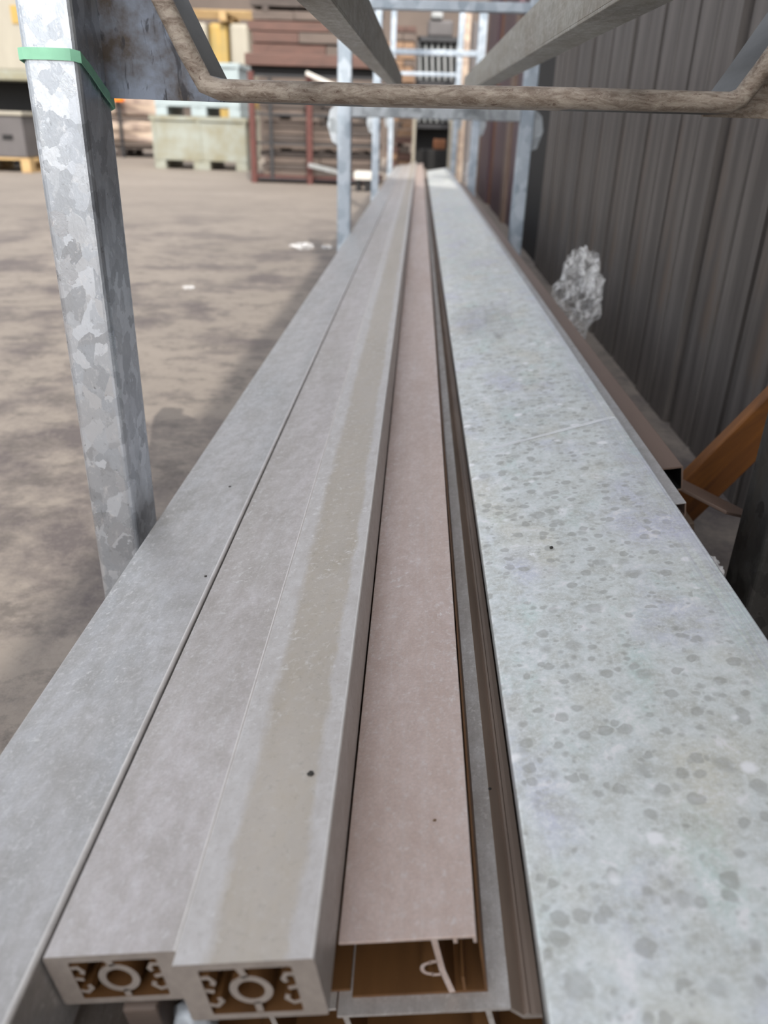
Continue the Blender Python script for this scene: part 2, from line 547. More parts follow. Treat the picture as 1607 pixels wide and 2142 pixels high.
def stroke(pts, t):
    """polyline thickened to a closed loop"""
    L, Rr = [], []
    n = len(pts)
    for i in range(n):
        p = Vector(pts[i])
        d = Vector((0, 0))
        if i > 0: d += (p - Vector(pts[i - 1])).normalized()
        if i < n - 1: d += (Vector(pts[i + 1]) - p).normalized()
        d.normalize()
        nn = Vector((-d.y, d.x))
        L.append(tuple(p + nn * t / 2)); Rr.append(tuple(p - nn * t / 2))
    return L + Rr[::-1]


def arc(cx, cz, r, a0, a1, k=10):
    return [(cx + r * math.cos(math.radians(a0 + (a1 - a0) * i / k)), cz + r * math.sin(math.radians(a0 + (a1 - a0) * i / k))) for i in range(k + 1)]


# stack frame: the bundle lies rolled about Y; X' to its right, z' its normal, camera foot as zero
TH = 0.17


def stk(x, y, h):
    return Vector((x * math.cos(TH) + h * math.sin(TH), y, H + x * math.sin(TH) - h * math.cos(TH)))


def place_stack(o, x, y, h):
    o.location = stk(x, y, h)
    o.rotation_euler = (0, -TH, 0)
    return o


# ------------------------------------------------------------------ setting: ground, cladding wall, far building
bm = bmesh.new()
box(bm, -40, 40, -12, 60, -0.3, 0)
tag(obj('floor', bm, M['concrete']), 'stained grey-brown concrete yard', None, None, 'structure')

wall = empty('wall_right', (0.55, 0, 0), 'tall dark grey ribbed metal cladding wall beside the rack', None)
wall['kind'] = 'structure'
del wall['label']
bm = bmesh.new()
PW = 0.27
prof = [(0, 0), (0.0, 0.004), (0, 0.108), (0.010, 0.112), (0.010, 0.122), (0, 0.126), (0, 0.238), (0.030, 0.246), (0.030, 0.268)]
loop = [(x, y) for x, y in prof] + [(0.045, 0.268), (0.045, 0)]
a = [bm.verts.new((x, y, 0)) for x, y in loop]
b = [bm.verts.new((x, y, 3.95)) for x, y in loop]
for i in range(len(loop)):
    j = (i + 1) % len(loop)
    bm.faces.new((a[i], a[j], b[j], b[i]))
bm.faces.new(a); bm.faces.new(b[::-1])
p0 = obj('cladding_panel', bm, M['clad'], wall)
y = -5.94
k = 0
while y < 3.65:
    p = p0 if k == 0 else p0.copy()
    if k: C.objects.link(p)
    p.parent = wall
    p.location = (random.uniform(-0.006, 0.006), y, 0)
    y += PW; k += 1

bm = bmesh.new(); box(bm, -14, 8, 17.0, 17.4, 0, 5.0)
tag(obj('wall_back', bm, M['bwall']), None, None, None, 'structure')


# ------------------------------------------------------------------ bundle of aluminium profiles
def hollow_bar(name, label, mat, x0, x1, h0, h1, y0, y1):
    W, D = x1 - x0, h1 - h0
    root = empty(name, (0, 0, 0), label, 'metal profile')
    place_stack(root, x0, y0, h0)
    bm = bmesh.new()
    wl = 0.0032
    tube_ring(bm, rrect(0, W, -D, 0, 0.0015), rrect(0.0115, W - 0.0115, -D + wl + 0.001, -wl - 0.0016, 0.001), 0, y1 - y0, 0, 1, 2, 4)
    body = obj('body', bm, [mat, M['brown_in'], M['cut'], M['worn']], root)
    bm = bmesh.new()
    cx, cz = W * 0.50, -D * 0.50
    tube_ring(bm, arc(cx, cz, 0.0104, 0, 360, 28)[:-1], arc(cx, cz, 0.0066, 0, 360, 28)[:-1], 0.0003, y1 - y0 - 0.001, 1, 1, 2)
    prism(bm, stroke([(cx - 0.003, -wl), (cx - 0.001, cz + 0.009)], 0.0034), 0.0003, y1 - y0 - 0.001, 1, 2)
    prism(bm, stroke([(cx + 0.001, cz - 0.009), (cx + 0.001, -D + wl)], 0.0034), 0.0003, y1 - y0 - 0.001, 1, 2)
    obj('screw_port', bm, [mat, M['brown_in'], M['cut']], root)
    for s in (0, 1):
        bm = bmesh.new()
        sx = (lambda v: v) if s == 0 else (lambda v: W - v)
        up = [(sx(0.0105), -D * 0.26), (sx(0.0150), -D * 0.25), (sx(0.0170), -D * 0.33), (sx(0.0158), -D * 0.39)]
        mid = [(sx(0.0105), -D * 0.47), (sx(0.0158), -D * 0.50)]
        lo = [(sx(0.0105), -D * 0.72), (sx(0.0150), -D * 0.76), (sx(0.0180), -D * 0.68), (sx(0.0168), -D * 0.61)]
        for q in (up, mid, lo):
            prism(bm, stroke(q, 0.0026), 0.0003, y1 - y0 - 0.001, 1, 2)
        obj('side_groove', bm, [mat, M['brown_in'], M['cut']], root)
    return root


hollow_bar('hollow_profile', 'hollow aluminium bar with round screw port, left of its twin, even grey-mauve top',
           M['alu_bar1'], -0.2265, -0.1585, 0.335, 0.3715, 0.2405, 9.4)
hollow_bar('hollow_profile', 'hollow aluminium bar with round screw port, right one of the pair, olive stained top',
           M['alu_bar2'], -0.1565, -0.0890, 0.330, 0.3715, 0.2295, 9.7)


def flanged(name, label, mat, x0, x1, h0, h1, y0, y1, kind):
    W, D = x1 - x0, h1 - h0
    L = y1 - y0
    root = empty(name, (0, 0, 0), label, 'metal profile')
    place_stack(root, x0, y0, h0)
    t = 0.0018
    ms = [mat, M['brown_in'], M['bronze']]
    if kind == 'pink':
        bm = bmesh.new()
        prism(bm, [(0, 0), (W, 0), (W, -0.0055), (W - t, -0.0055), (W - t, -t), (0, -t)], 0, L, 0, 0)
        prism(bm, stroke([(W - 0.011, -t), (W - 0.011, -0.0055)], 0.0022), 0.0002, L - 0.001, 0, 0)
        obj('top_flange', bm, [mat, M['brown_in']], root, 0.0003)
        for s in ((0.71, True),):
            bm = bmesh.new()
            wx = W * s[0]
            prism(bm, stroke([(wx - 0.001, -t), (wx + 0.0005, -D * 0.55), (wx + 0.004, -D + t)], 0.0032), 0.0002, L - 0.001, 1, 0)
            if s[1]:
                prism(bm, stroke(arc(wx - 0.0055, -D * 0.52, 0.0045, 75, 285, 10)[:], 0.0020), 0.0002, L - 0.001, 1, 0)
                prism(bm, stroke([(wx - 0.001, -D * 0.40), (wx - 0.0055, -D * 0.41)], 0.002), 0.0002, L - 0.001, 1, 0)
                prism(bm, stroke([(wx, -D * 0.63), (wx - 0.0055, -D * 0.63)], 0.002), 0.0002, L - 0.001, 1, 0)
            obj('web', bm, ms, root)
        bm = bmesh.new()
        prism(bm, [(0, -D), (W + 0.0022, -D), (W + 0.0022, -D * 0.12), (W + 0.0008, -D * 0.12), (W + 0.0008, -D + t), (0, -D + t)], 0.001, L, 1, 1)
        prism(bm, stroke([(W - 0.010, -D + t), (W - 0.010, -D * 0.72)], 0.0016), 0.0012, L - 0.001, 1, 1)
        obj('bottom_flange', bm, [M['bronze'], M['brown_in']], root)
    else:
        bm = bmesh.new()
        e = W - 0.0165 if kind == 'hook' else W
        if kind == 'hook':
            prism(bm, [(0, 0), (e, 0), (e, -t), (0, -t)], 0, L, 0, 0)
        else:
            prism(bm, [(0, 0), (W, 0), (W, -t), (0, -t)], 0, L, 0, 0)
        obj('top_flange', bm, [mat, M['brown_in']], root)
        if kind == 'hook':
            bm = bmesh.new()
            prism(bm, [(e, 0), (e + 0.0065, -0.0068), (e + 0.0078, -0.0052), (e + 0.0094, -0.0052), (e + 0.0100, -0.0066), (e + 0.0125, -0.0062),
                       (e + 0.0160, -0.0066), (e + 0.0160, -0.0095), (e + 0.0060, -0.0095), (e - 0.001, -t)], 0, L, 0, 1)
            obj('hooked_edge', bm, [M['bronze'], M['cut']], root)
        for fx, port in ((0.04, False), (0.74 if kind == 'hook' else 0.62, True)):
            bm = bmesh.new()
            wx = W * fx
            prism(bm, stroke([(wx, -t), (wx + 0.0035, -D + t)], 0.003), 0.0002, L - 0.001, 1, 0)
            if port:
                prism(bm, stroke(arc(wx - 0.0050, -D * 0.52, 0.0045, 75, 285, 10), 0.0020), 0.0002, L - 0.001, 1, 0)
                prism(bm, stroke([(wx, -D * 0.40), (wx - 0.005, -D * 0.41)], 0.002), 0.0002, L - 0.001, 1, 0)
                prism(bm, stroke([(wx + 0.001, -D * 0.63), (wx - 0.005, -D * 0.63)], 0.002), 0.0002, L - 0.001, 1, 0)
            obj('web', bm, ms, root)
        bm = bmesh.new()
        prism(bm, [(0, -D), (W, -D), (W, -D + t), (0, -D + t)], -0.004, L, 0, 0)
        obj('bottom_flange', bm, [M['brown_in']], root)
    return root


flanged('flanged_profile', 'rosy grey open flanged profile lying right of the olive stained bar', M['alu_pink'],
        -0.0880, -0.0165, 0.3715, 0.4185, 0.2660, 10.1, 'pink')
flanged('flanged_profile', 'dull open profile mostly hidden under the two hollow bars', M['alu_strip'],
        -0.1760, -0.0895, 0.3720, 0.4185, 0.2750, 9.6, 'plain')
flanged('flanged_profile', 'lower profile with hooked brown right edge under the rosy profile', M['alu_strip'],
        -0.0960, 0.0135, 0.4190, 0.4600, 0.2580, 9.9, 'hook')
flanged('flanged_profile', 'bottom layer open profile with brown inside, below the left hollow bars', M['alu_strip'],
        -0.1950, -0.0970, 0.4190, 0.4600, 0.2620, 9.6, 'plain')


def plate(name, label, mat, x0, x1, h0, h1, y0, y1, r=0.0025, mats=None, bevel=0):
    root = empty(name, (0, 0, 0), label, 'metal profile')
    place_stack(root, x0, y0, h0)
    bm = bmesh.new()
    W, D = x1 - x0, h1 - h0
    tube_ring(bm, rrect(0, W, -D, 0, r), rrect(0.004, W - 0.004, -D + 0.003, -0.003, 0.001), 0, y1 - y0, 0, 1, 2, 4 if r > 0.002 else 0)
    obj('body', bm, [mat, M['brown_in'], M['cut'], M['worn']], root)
    bm = bmesh.new()
    box(bm, W * 0.5 - 0.0012, W * 0.5 + 0.0012, 0.002, y1 - y0 - 0.002, -D + 0.003, -0.003)
    obj('inner_rib', bm, M['brown_in'], root)
    return root


plate('box_profile', 'wide flat blue-grey aluminium profile forming the left edge of the bundle', M['alu_grey'], -0.3240, -0.2280, 0.3335, 0.390, 0.10, 9.5, 0.0026)
plate('box_profile', 'dull profile under the wide left-edge profile', M['alu_strip'], -0.3200, -0.2330, 0.3905, 0.460, 0.12, 9.3, 0.0015)
plate('spotted_profile', 'very wide pale aluminium profile covered in round water spots, right side of bundle', M['spotted'], 0.0135, 0.2060, 0.360, 0.4020, 0.06, 7.9, 0.0018)
plate('box_profile', 'dull profile under the water-spotted wide profile', M['alu_strip'], 0.0260, 0.2000, 0.4030, 0.460, 0.10, 7.9, 0.0015)

# angle and brown strip right of the bundle
root = empty('angle_profile', (0, 0, 0), 'narrow bright aluminium angle lying against the right edge of the spotted profile', 'metal profile')
place_stack(root, 0.2075, 0.722, 0.372)
bm = bmesh.new()
prism(bm, [(0, 0), (0.0155, 0), (0.0155, -0.0015), (0, -0.0015)], 0, 6.4)
obj('top_leg', bm, [M['alu_grey']], root, 0.0003)
bm = bmesh.new()
prism(bm, [(0.0140, -0.0015), (0.0155, -0.0015), (0.0155, -0.0150), (0.0130, -0.0150), (0.0130, -0.0138), (0.0140, -0.0138)], 0, 6.4)
obj('side_leg', bm, [M['brown_box']], root)
root = empty('brown_profile', (0, 0, 0), 'long brown profile beside the angle along the foot of the cladding wall', 'metal profile')
place_stack(root, 0.2240, 0.84, 0.386)
bm = bmesh.new()
tube_ring(bm, rrect(0, 0.031, -0.03, 0, 0.001), rrect(0.002, 0.029, -0.028, -0.002, 0.0008), 0, 5.2, 0, 1, 2)
obj('body', bm, [M['brown_box'], M['black'], M['brown_box']], root)

# bearers under the bundle
for i, (yy, lab) in enumerate(((0.84, 'timber bearer under the bundle beside the nearest post'), (3.48, 'timber bearer under the bundle at the second frame'),
                               (6.02, 'timber bearer under the bundle at the third frame'), (7.60, 'timber bearer under the bundle between the third and fourth frames'))):
    o = empty('timber_bearer', (0, 0, 0), lab, 'timber')
    place_stack(o, -0.33, yy, 0.4605)
    obj('beam', bx(0, 0.60, 0, 0.09, -0.024, 0), M['bearer'], o, 0.002)
    pz = stk(0.2, 0, 0.4605 + 0.024)
    b = obj('packing_block', bx(0.53 - 0.08, 0.53, 0.0, 0.09, -0.024 - (pz.z - 0.004), -0.0242), M['bearer'], o, 0.002)

# grey weathered block with a zinc lump in front, below the left bar
o = empty('support_block', (0, 0, 0), 'weathered grey timber block under the front end of the left hollow bar', 'timber')
place_stack(o, -0.1960, 0.2370, 0.3725)
obj('block', bx(0, 0.018, 0, 0.0245, -0.145, 0), M['board_grey'], o, 0.0015)
t = bmesh.new()
bmesh.ops.create_icosphere(t, subdivisions=3, radius=0.011)
for v in t.verts:
    v.co *= 1 + 0.35 * mnoise.noise(v.co * 260)
    v.co.x += 0.029; v.co.y += 0.01; v.co.z = v.co.z * 1.5 - 0.030
obj('zinc_lump', t, M['galv_dull'], o, smooth=True)


# ------------------------------------------------------------------ galvanised rack frames
def frame(Y, label, xl0, xl1, xr0, xr1, d, zt, tier, tierh, upper, mat, near=False):
    root = empty('rack_frame', (0, Y, 0), label, 'rack')
    for x0, x1 in ((xl0, xl1), (xr0, xr1)):
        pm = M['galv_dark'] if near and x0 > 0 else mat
        bm = bmesh.new()
        prism_v = rrect(x0, x1, 0, d, 0.006 if near else 0.004)
        a = [bm.verts.new((x, yy, 0.008)) for x, yy in prism_v]
        b = [bm.verts.new((x, yy, zt)) for x, yy in prism_v]
        n = len(a)
        for i in range(n):
            f = bm.faces.new((a[i], a[(i + 1) % n], b[(i + 1) % n], b[i]))
        bm.faces.new(a); bm.faces.new(b[::-1])
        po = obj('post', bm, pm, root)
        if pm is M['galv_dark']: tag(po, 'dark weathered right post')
        obj('foot_plate', bx(x0 - 0.02, x1 + 0.02, -0.02, d + 0.02, 0, 0.008), M['galv_dull'], po)
    if not near:
        obj('cross_beam', bx(xl1, xr0, 0.004, d - 0.004, tier, tier + tierh), M['galv_dull'] if Y < 4 else mat, root, 0.003)
        obj('upper_beam', bx(xl1, xr0, 0.004, d - 0.004, upper, upper + 0.032), M['galv_far'], root, 0.003)
        for s, xx in ((-1, xl0), (1, xr1)):
            bm = bmesh.new()
            pts = [(0, tier + tierh), (s * 0.030, tier + 0.02), (s * 0.040, tier - 0.03), (s * 0.022, tier - 0.09), (0, tier - 0.10)]
            a = [bm.verts.new((xx + p[0], 0.012, p[1])) for p in pts]
            b = [bm.verts.new((xx + p[0], 0.017, p[1])) for p in pts]
            n = len(a)
            for i in range(n):
                bm.faces.new((a[i], a[(i + 1) % n], b[(i + 1) % n], b[i]))
            bm.faces.new(a); bm.faces.new(b[::-1])
            obj('side_bracket', bm, M['galv_dull'], root)
    return root


fr = frame(0.72, 'nearest rack frame with galvanised posts and rusty cross rail over the bundle', -0.3260, -0.2795, 0.3690, 0.4150, 0.068, 0.79, 0, 0, 0, M['galv'], True)
frame(3.35, 'second rack frame with grey cross beam behind the rusty rail', -0.320, -0.268, 0.378, 0.430, 0.05, 1.01, 0.582, 0.0465, 0.934, M['galv_far'])
frame(5.90, 'third rack frame, pale posts behind the second frame', -0.327, -0.277, 0.345, 0.400, 0.05, 1.24, 0.610, 0.042, 0.978, M['galv_far'])
frame(8.95, 'farthest rack frame with the lowest cut post tops', -0.332, -0.280, 0.330, 0.385, 0.05, 1.58, 0.640, 0.040, 1.020, M['galv_far'])

# nearest frame: cranked rail (rounded front), haunches and corner plates; coordinates relative to the frame (Y=0.72)
path = [(-0.2795, 0.7485), (-0.2225, 0.664), (-0.1905, 0.600), (-0.1780, 0.5775), (-0.1660, 0.5735), (-0.05, 0.5735), (0.12, 0.5752), (0.2480, 0.5755), (0.2560, 0.579), (0.268, 0.598), (0.292, 0.640), (0.3690, 0.775)]
N = len(path)
bm = bmesh.new()
sec = []
for i in range(9):     # rounded nose towards the viewer, then a 65 mm deep channel
    a_ = math.radians(90 + 180 * i / 8)
    sec.append((math.sin(a_ - PI / 2 + PI / 2) if False else math.cos(a_) * 0.0080, math.sin(a_) * 0.0080))
rings = []
for i, (x, z) in enumerate(path):
    d = Vector((0, 0))
    if i > 0: d += (Vector(path[i]) - Vector(path[i - 1])).normalized()
    if i < N - 1: d += (Vector(path[i + 1]) - Vector(path[i])).normalized()
    d.normalize()
    nn = Vector((-d.y, d.x))
    ring = []
    for yy, off in sec:
        ring.append(bm.verts.new((x + nn.x * off, yy + 0.004, z + nn.y * off)))
    # back of the channel
    ring.append(bm.verts.new((x - nn.x * 0.0080, 0.066, z - nn.y * 0.0080)))
    ring.append(bm.verts.new((x + nn.x * 0.0080, 0.066, z + nn.y * 0.0080)))
    rings.append(ring)
for a, b in zip(rings, rings[1:]):
    n = len(a)
    for i in range(n):
        bm.faces.new((a[i], a[(i + 1) % n], b[(i + 1) % n], b[i]))
bm.faces.new(rings[0]); bm.faces.new(rings[-1][::-1])
bm.faces.ensure_lookup_table()
for f in bm.faces:
    c = f.calc_center_median()
    if c.y > 0.02 and abs(c.x) > 0.10: f.material_index = 1
    f.smooth = True
rail = obj('rusty_cross_rail', bm, [M['rod'], M['rail_grey']], fr)
rail.data.set_sharp_from_angle(angle=0.7)
tag(rail, 'rusty brown cranked cross rail')


def vplate(name, pts, y0, y1, mat, parent):
    bm = bmesh.new()
    a = [bm.verts.new((x, y0, z)) for x, z in pts]
    b = [bm.verts.new((x, y1, z)) for x, z in pts]
    n = len(a)
    for i in range(n):
        bm.faces.new((a[i], a[(i + 1) % n], b[(i + 1) % n], b[i]))
    bm.faces.new(a); bm.faces.new(b[::-1])
    return obj(name, bm, mat, parent)


vplate('gusset_plate', [(-0.2795, 0.566), (-0.163, 0.5655), (-0.166, 0.5735), (-0.178, 0.5775), (-0.1905, 0.600), (-0.2225, 0.664), (-0.2795, 0.7485)], 0.058, 0.063, M['gusset'], fr)
vplate('gusset_plate', [(0.3690, 0.566), (0.246, 0.566), (0.248, 0.5755), (0.256, 0.579), (0.268, 0.598), (0.292, 0.640), (0.3690, 0.775)], 0.058, 0.063, M['rod'], fr)

# green strap round the left near post
bm = bmesh.new()
x0, x1, d0 = -0.3270, -0.2785, 0.069
ringp = [(x0, -0.001, 0.5945), (x0 + 0.004, -0.0022, 0.595), (-0.303, -0.0022, 0.5952), (x1 - 0.006, -0.0022, 0.595), (x1 + 0.0008, 0.002, 0.5935), (x1 + 0.0012, 0.02, 0.585), (x1 + 0.0012, 0.045, 0.572),
         (x1 + 0.0012, d0 - 0.002, 0.562), (x1 - 0.004, d0 + 0.0015, 0.560), (x0 + 0.004, d0 + 0.0015, 0.575), (x0 - 0.0012, d0 - 0.002, 0.578), (x0 - 0.0012, 0.03, 0.588)]
hw = 0.0043
n = len(ringp)
cxs, cys = -0.303, 0.034
In, Out = [], []
for x, y_, z in ringp:
    dd = Vector((x - cxs, y_ - cys)).normalized() * 0.0006
    Out.append((bm.verts.new((x + dd.x, y_ + dd.y, z - hw)), bm.verts.new((x + dd.x, y_ + dd.y, z + hw))))
    In.append((bm.verts.new((x - dd.x, y_ - dd.y, z - hw)), bm.verts.new((x - dd.x, y_ - dd.y, z + hw))))
for i in range(n):
    j = (i + 1) % n
    bm.faces.new((Out[i][0], Out[j][0], Out[j][1], Out[i][1]))
    bm.faces.new((In[j][0], In[i][0], In[i][1], In[j][1]))
    bm.faces.new((Out[i][1], Out[j][1], In[j][1], In[i][1]))
    bm.faces.new((Out[j][0], Out[i][0], In[i][0], In[j][0]))
st = obj('strap', bm, M['strap'])
st.location = (0, 0.72, 0)
tag(st, 'green strapping band looped round the nearest left post', 'strap')

# two long channels stored on the tier above
for lab, c in (('long grey channel overhead left, stored on the rack tier', (-0.106, -0.106, -0.076, -0.080)),
               ('long grey-green channel overhead right, stored on the rack tier', (0.178, 0.208, 0.141, 0.160))):
    xo0, xo1, xi0, xi1 = c
    root = empty('overhead_channel', (0, 0.2, 0.63), lab, 'metal profile')
    yA, yB = 0.0, 3.27
    zA, zB = 0.004, 0.0432
    a0, a1 = sorted((xo0, xi0)); b0, b1 = sorted((xo1, xi1))
    hgt = 0.058
    # bottom flange, two webs
    bm = bmesh.new()
    hexa(bm, [(a0, yA, zA), (a1, yA, zA), (b1, yB, zB), (b0, yB, zB), (a0, yA, zA + 0.003), (a1, yA, zA + 0.003), (b1, yB, zB + 0.003), (b0, yB, zB + 0.003)])
    obj('bottom_flange', bm, M['beam'], root, 0.0006)
    for sA, sB in ((a0, b0), (a1 - 0.003, b1 - 0.003)):
        bm = bmesh.new()
        hexa(bm, [(sA, yA, zA + 0.003), (sA + 0.003, yA, zA + 0.003), (sB + 0.003, yB, zB + 0.003), (sB, yB, zB + 0.003),
                  (sA, yA, zA + hgt), (sA + 0.003, yA, zA + hgt), (sB + 0.003, yB, zB + hgt), (sB, yB, zB + hgt)])
        obj('web', bm, M['beam'], root, 0.0006)
    bm = bmesh.new()
    xm = (b0 + b1) / 2
    box(bm, xm - 0.03, xm + 0.03, 3.360, 3.395, 0.6286, 0.6715)
    o = obj('packing_piece', bm, M['bearer'])
    tag(o, 'small timber packer under the %s overhead channel' % ('left' if xo0 < 0 else 'right'), 'timber')

# ------------------------------------------------------------------ loose things on and by the bundle
def crumple(name, mat, r, loc, squash, label, cat, seed, amp=0.5, freq=3.0, sub=5, group=None):
    bm = bmesh.new()
    bmesh.ops.create_icosphere(bm, subdivisions=sub, radius=1)
    off = Vector((seed, seed * 1.7, 0))
    for v in bm.verts:
        p = v.co.copy()
        k = 1 - amp * abs(mnoise.noise(p * freq * 0.55 + off)) * 1.6 - amp * 0.7 * abs(mnoise.noise(p * freq * 1.0 - off))
        v.co = p * k * r
        v.co.x *= squash[0]; v.co.y *= squash[1]; v.co.z *= squash[2]
    o = obj(name, bm, mat)
    o.location = loc
    return tag(o, label, cat, group)


crumple('plastic_wrap', M['film'], 0.088, (0.405, 1.98, 0.185), (0.78, 0.7, 1.45), 'crumpled clear plastic wrap stuffed between bundle and cladding wall', 'plastic wrap', 3.1)
crumple('plastic_wrap', M['film'], 0.022, (0.338, 0.76, 0.120), (0.8, 1.0, 0.9), 'scrap of clear plastic by the right near post foot', 'plastic wrap', 9.4)


def film_sheet(name, cx, cy, hh, sx, sy, label, cat, mat, seed, amp, nx=26, ny=14, rot=0.0):
    bm = bmesh.new()
    g = []
    for j in range(ny + 1):
        row = []
        for i in range(nx + 1):
            u, v = i / nx - 0.5, j / ny - 0.5
            e = 1 + 0.25 * mnoise.noise(Vector((u * 4, v * 4, seed)))
            z = amp * (0.15 + abs(mnoise.noise(Vector((u * 7, v * 5, seed + 5)))) * 1.6 + 0.5 * abs(mnoise.noise(Vector((u * 17, v * 13, seed)))))
            row.append(bm.verts.new((u * sx * e, v * sy * e, z)))
        g.append(row)
    for j in range(ny):
        for i in range(nx):
            bm.faces.new((g[j][i], g[j][i + 1], g[j + 1][i + 1], g[j + 1][i]))
    o = obj(name, bm, mat, smooth=True)
    place_stack(o, cx, cy, hh)
    o.rotation_euler = (0, -TH, rot)
    return tag(o, label, cat)


film_sheet('plastic_film', 0.078, 1.57, 0.3598, 0.115, 0.28, 'thin crumpled clear film lying on the far part of the spotted profile', 'plastic film', M['film_thin'], 2.2, 0.009)
film_sheet('plastic_strip', 0.1145, 0.920, 0.3594, 0.190, 0.006, 'narrow whitish plastic strip lying across the spotted profile', 'plastic strip', M['tape'], 4.4, 0.0006, 40, 2, 0.34)


def flake(px_x, y, h, s, mat, label, seed, flat=0.4):
    bm = bmesh.new()
    bmesh.ops.create_icosphere(bm, subdivisions=2, radius=s)
    for v in bm.verts:
        v.co *= 1 + 0.5 * mnoise.noise(v.co / s * 1.4 + Vector((seed, 0, 0)))
        v.co.z *= flat
    o = obj('debris_flake', bm, mat)
    place_stack(o, px_x, y, h - s * flat * 0.7)
    return tag(o, label, 'debris')


flake(0.0768, 0.636, 0.360, 0.0017, M['flake'], 'dark crumb on the water-spotted profile', 1.0, 0.7)
flake(-0.1052, 0.3445, 0.330, 0.0020, M['flake'], 'curled dark grey flake on the olive stained bar', 2.0, 0.3)
flake(-0.2330, 0.596, 0.330, 0.0014, M['flake'], 'dark speck at the inner edge of the left-edge profile', 3.0)
flake(-0.2560, 0.797, 0.330, 0.0016, M['flake'], 'dark speck mid-width on the left-edge profile', 4.0)
flake(-0.0365, 0.342, 0.3715, 0.0010, M['flake_brown'], 'brown speck on the rosy flanged profile', 5.0)
flake(-0.0020, 0.410, 0.4190, 0.0012, M['flake'], 'tiny dark chip on the strip left of the hooked edge', 6.0)

# orange-brown plank leaning beside the right post
A = at(1418, 1068, 0.99); B = at(1640, 850, 0.99)
d = (B - A); L = d.length
ang = math.atan2(d.z, d.x)
o = empty('leaning_plank', (A.x, A.y, A.z), 'orange-brown timber plank slanting up behind the right near post', 'plank', None, (0, -ang, 0))
obj('plank_body', bx(-0.10, L + 0.065, 0, 0.022, -0.030, 0.026), M['plank_orange'], o, 0.002)
o = obj('brown_sheet', bx(-0.04, 0.04, -0.10, 0.12, -0.002, 0.002), M['brown_box'], None, 0.001)
o.location = (0.355, 0.93, 0.150); o.rotation_euler = (0.0, 0.35, 0.5)
tag(o, 'small flat brown offcut low down by the right near post', 'metal offcut')

# ------------------------------------------------------------------ yard background
# plastic scraps on the yard
for (px, py, s, sd, lab) in ((395, 604, 0.020, 1.5, 'small white plastic scrap alone on the open concrete'), (632, 521, 0.055, 2.5, 'wider clear plastic scrap on the concrete near the rack'),
                             (684, 520, 0.028, 4.5, 'clear plastic scrap on the concrete closest to the second post')):
    dd = ray(px, py); tt = -H / dd.z
    P = Vector((0, 0, H)) + dd * tt
    crumple('plastic_scrap', M['film'], s, (P.x, P.y, s * 0.25), (1.3, 0.9, 0.35), lab, 'plastic scrap', sd, sub=4)


def crate(name, loc, W, D, Hh, mat, label, feet=True):
    r = empty(name, loc, label, 'crate')
    fh = 0.10
    obj('bin_body', bx(0, W, 0, D, fh, Hh - 0.05), mat, r, 0.01)
    bm = bmesh.new()
    box(bm, -0.02, W + 0.02, -0.02, 0.04, Hh - 0.05, Hh); box(bm, -0.02, W + 0.02, D - 0.04, D + 0.02, Hh - 0.05, Hh)
    box(bm, -0.02, 0.04, 0.04, D - 0.04, Hh - 0.05, Hh); box(bm, W - 0.04, W + 0.02, 0.04, D - 0.04, Hh - 0.05, Hh)
    obj('rim', bm, mat, r)
    for fx0, fx1 in ((0.0, 0.14), (W * 0.42, W * 0.60), (W - 0.14, W)):
        obj('foot', bx(fx0, fx1, 0, D, 0, fh), mat, r, 0.005)
    for fx in (0.0, 0.5, 1.0):
        x = fx * (W - 0.04)
        obj('rib', bx(x, x + 0.04, -0.012, 0.0, fh, Hh - 0.05), mat, r)
    return r


crate('pallet_crate', (-3.30, 10.60, 0), 1.16, 0.8, 0.60, M['box_green'], 'lower pale green-grey steel crate on feet, with a second crate on top')
crate('pallet_crate', (-3.24, 10.62, 0.60), 1.04, 0.76, 0.58, M['box_blue'], 'upper pale blue-grey crate stacked on the green-grey crate')


def pallet(loc, W, D, label, mat=None, group=None):
    mat = mat or M['pallet']
    r = empty('wooden_pallet', loc, label, 'pallet', group)
    n = 5
    for i in range(n):
        yy = i * (D - 0.1) / (n - 1)
        obj('deck_board', bx(0, W, yy, yy + 0.1, 0.122, 0.144), mat, r)
    for i in range(3):
        xx = i * (W - 0.1) / 2
        obj('stringer', bx(xx, xx + 0.1, 0, D, 0.1, 0.122), mat, r)
        for j in range(3):
            yy = j * (D - 0.12) / 2
            obj('block', bx(xx, xx + 0.1, yy, yy + 0.12, 0.022, 0.1), mat, r)
        obj('bottom_board', bx(xx, xx + 0.1, 0, D, 0, 0.022), mat, r)
    return r


pallet((-5.35, 8.95, 0), 1.22, 0.8, 'wooden pallet on the ground at the left edge under a dark box')
o = empty('dark_box', (-5.33, 8.95, 0.144), 'dark grey box with hand slot on the pallet at the left edge', 'box')
obj('box_body', bx(0, 1.18, 0, 0.78, 0, 0.40), M['box_dark'], o, 0.015)
obj('lid', bx(-0.02, 1.20, -0.02, 0.80, 0.40, 0.44), M['beige'], o, 0.01)
obj('hand_slot', bx(0.95, 1.06, -0.006, 0.0, 0.17, 0.22), M['black'], o)
# rack with beige container above it
o = empty('container_rack', (-5.9, 9.9, 0), 'beige container on a dark rack at the left edge of the yard', 'container')
obj('container_body', bx(0, 1.62, 0, 1.2, 1.0, 2.4), M['beige'], o, 0.02)
obj('base_rail', bx(-0.05, 1.66, -0.05, 1.25, 0.90, 1.0), M['box_green'], o, 0.01)
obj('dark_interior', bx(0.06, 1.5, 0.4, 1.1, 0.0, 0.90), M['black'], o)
for xx in (0.0, 1.55):
    obj('leg', bx(xx, xx + 0.07, 0, 0.07, 0, 0.90), M['dark_steel'], o)
obj('yellow_tag', bx(1.38, 1.46, -0.01, 0.0, 1.45, 1.62), M['gold'], o)

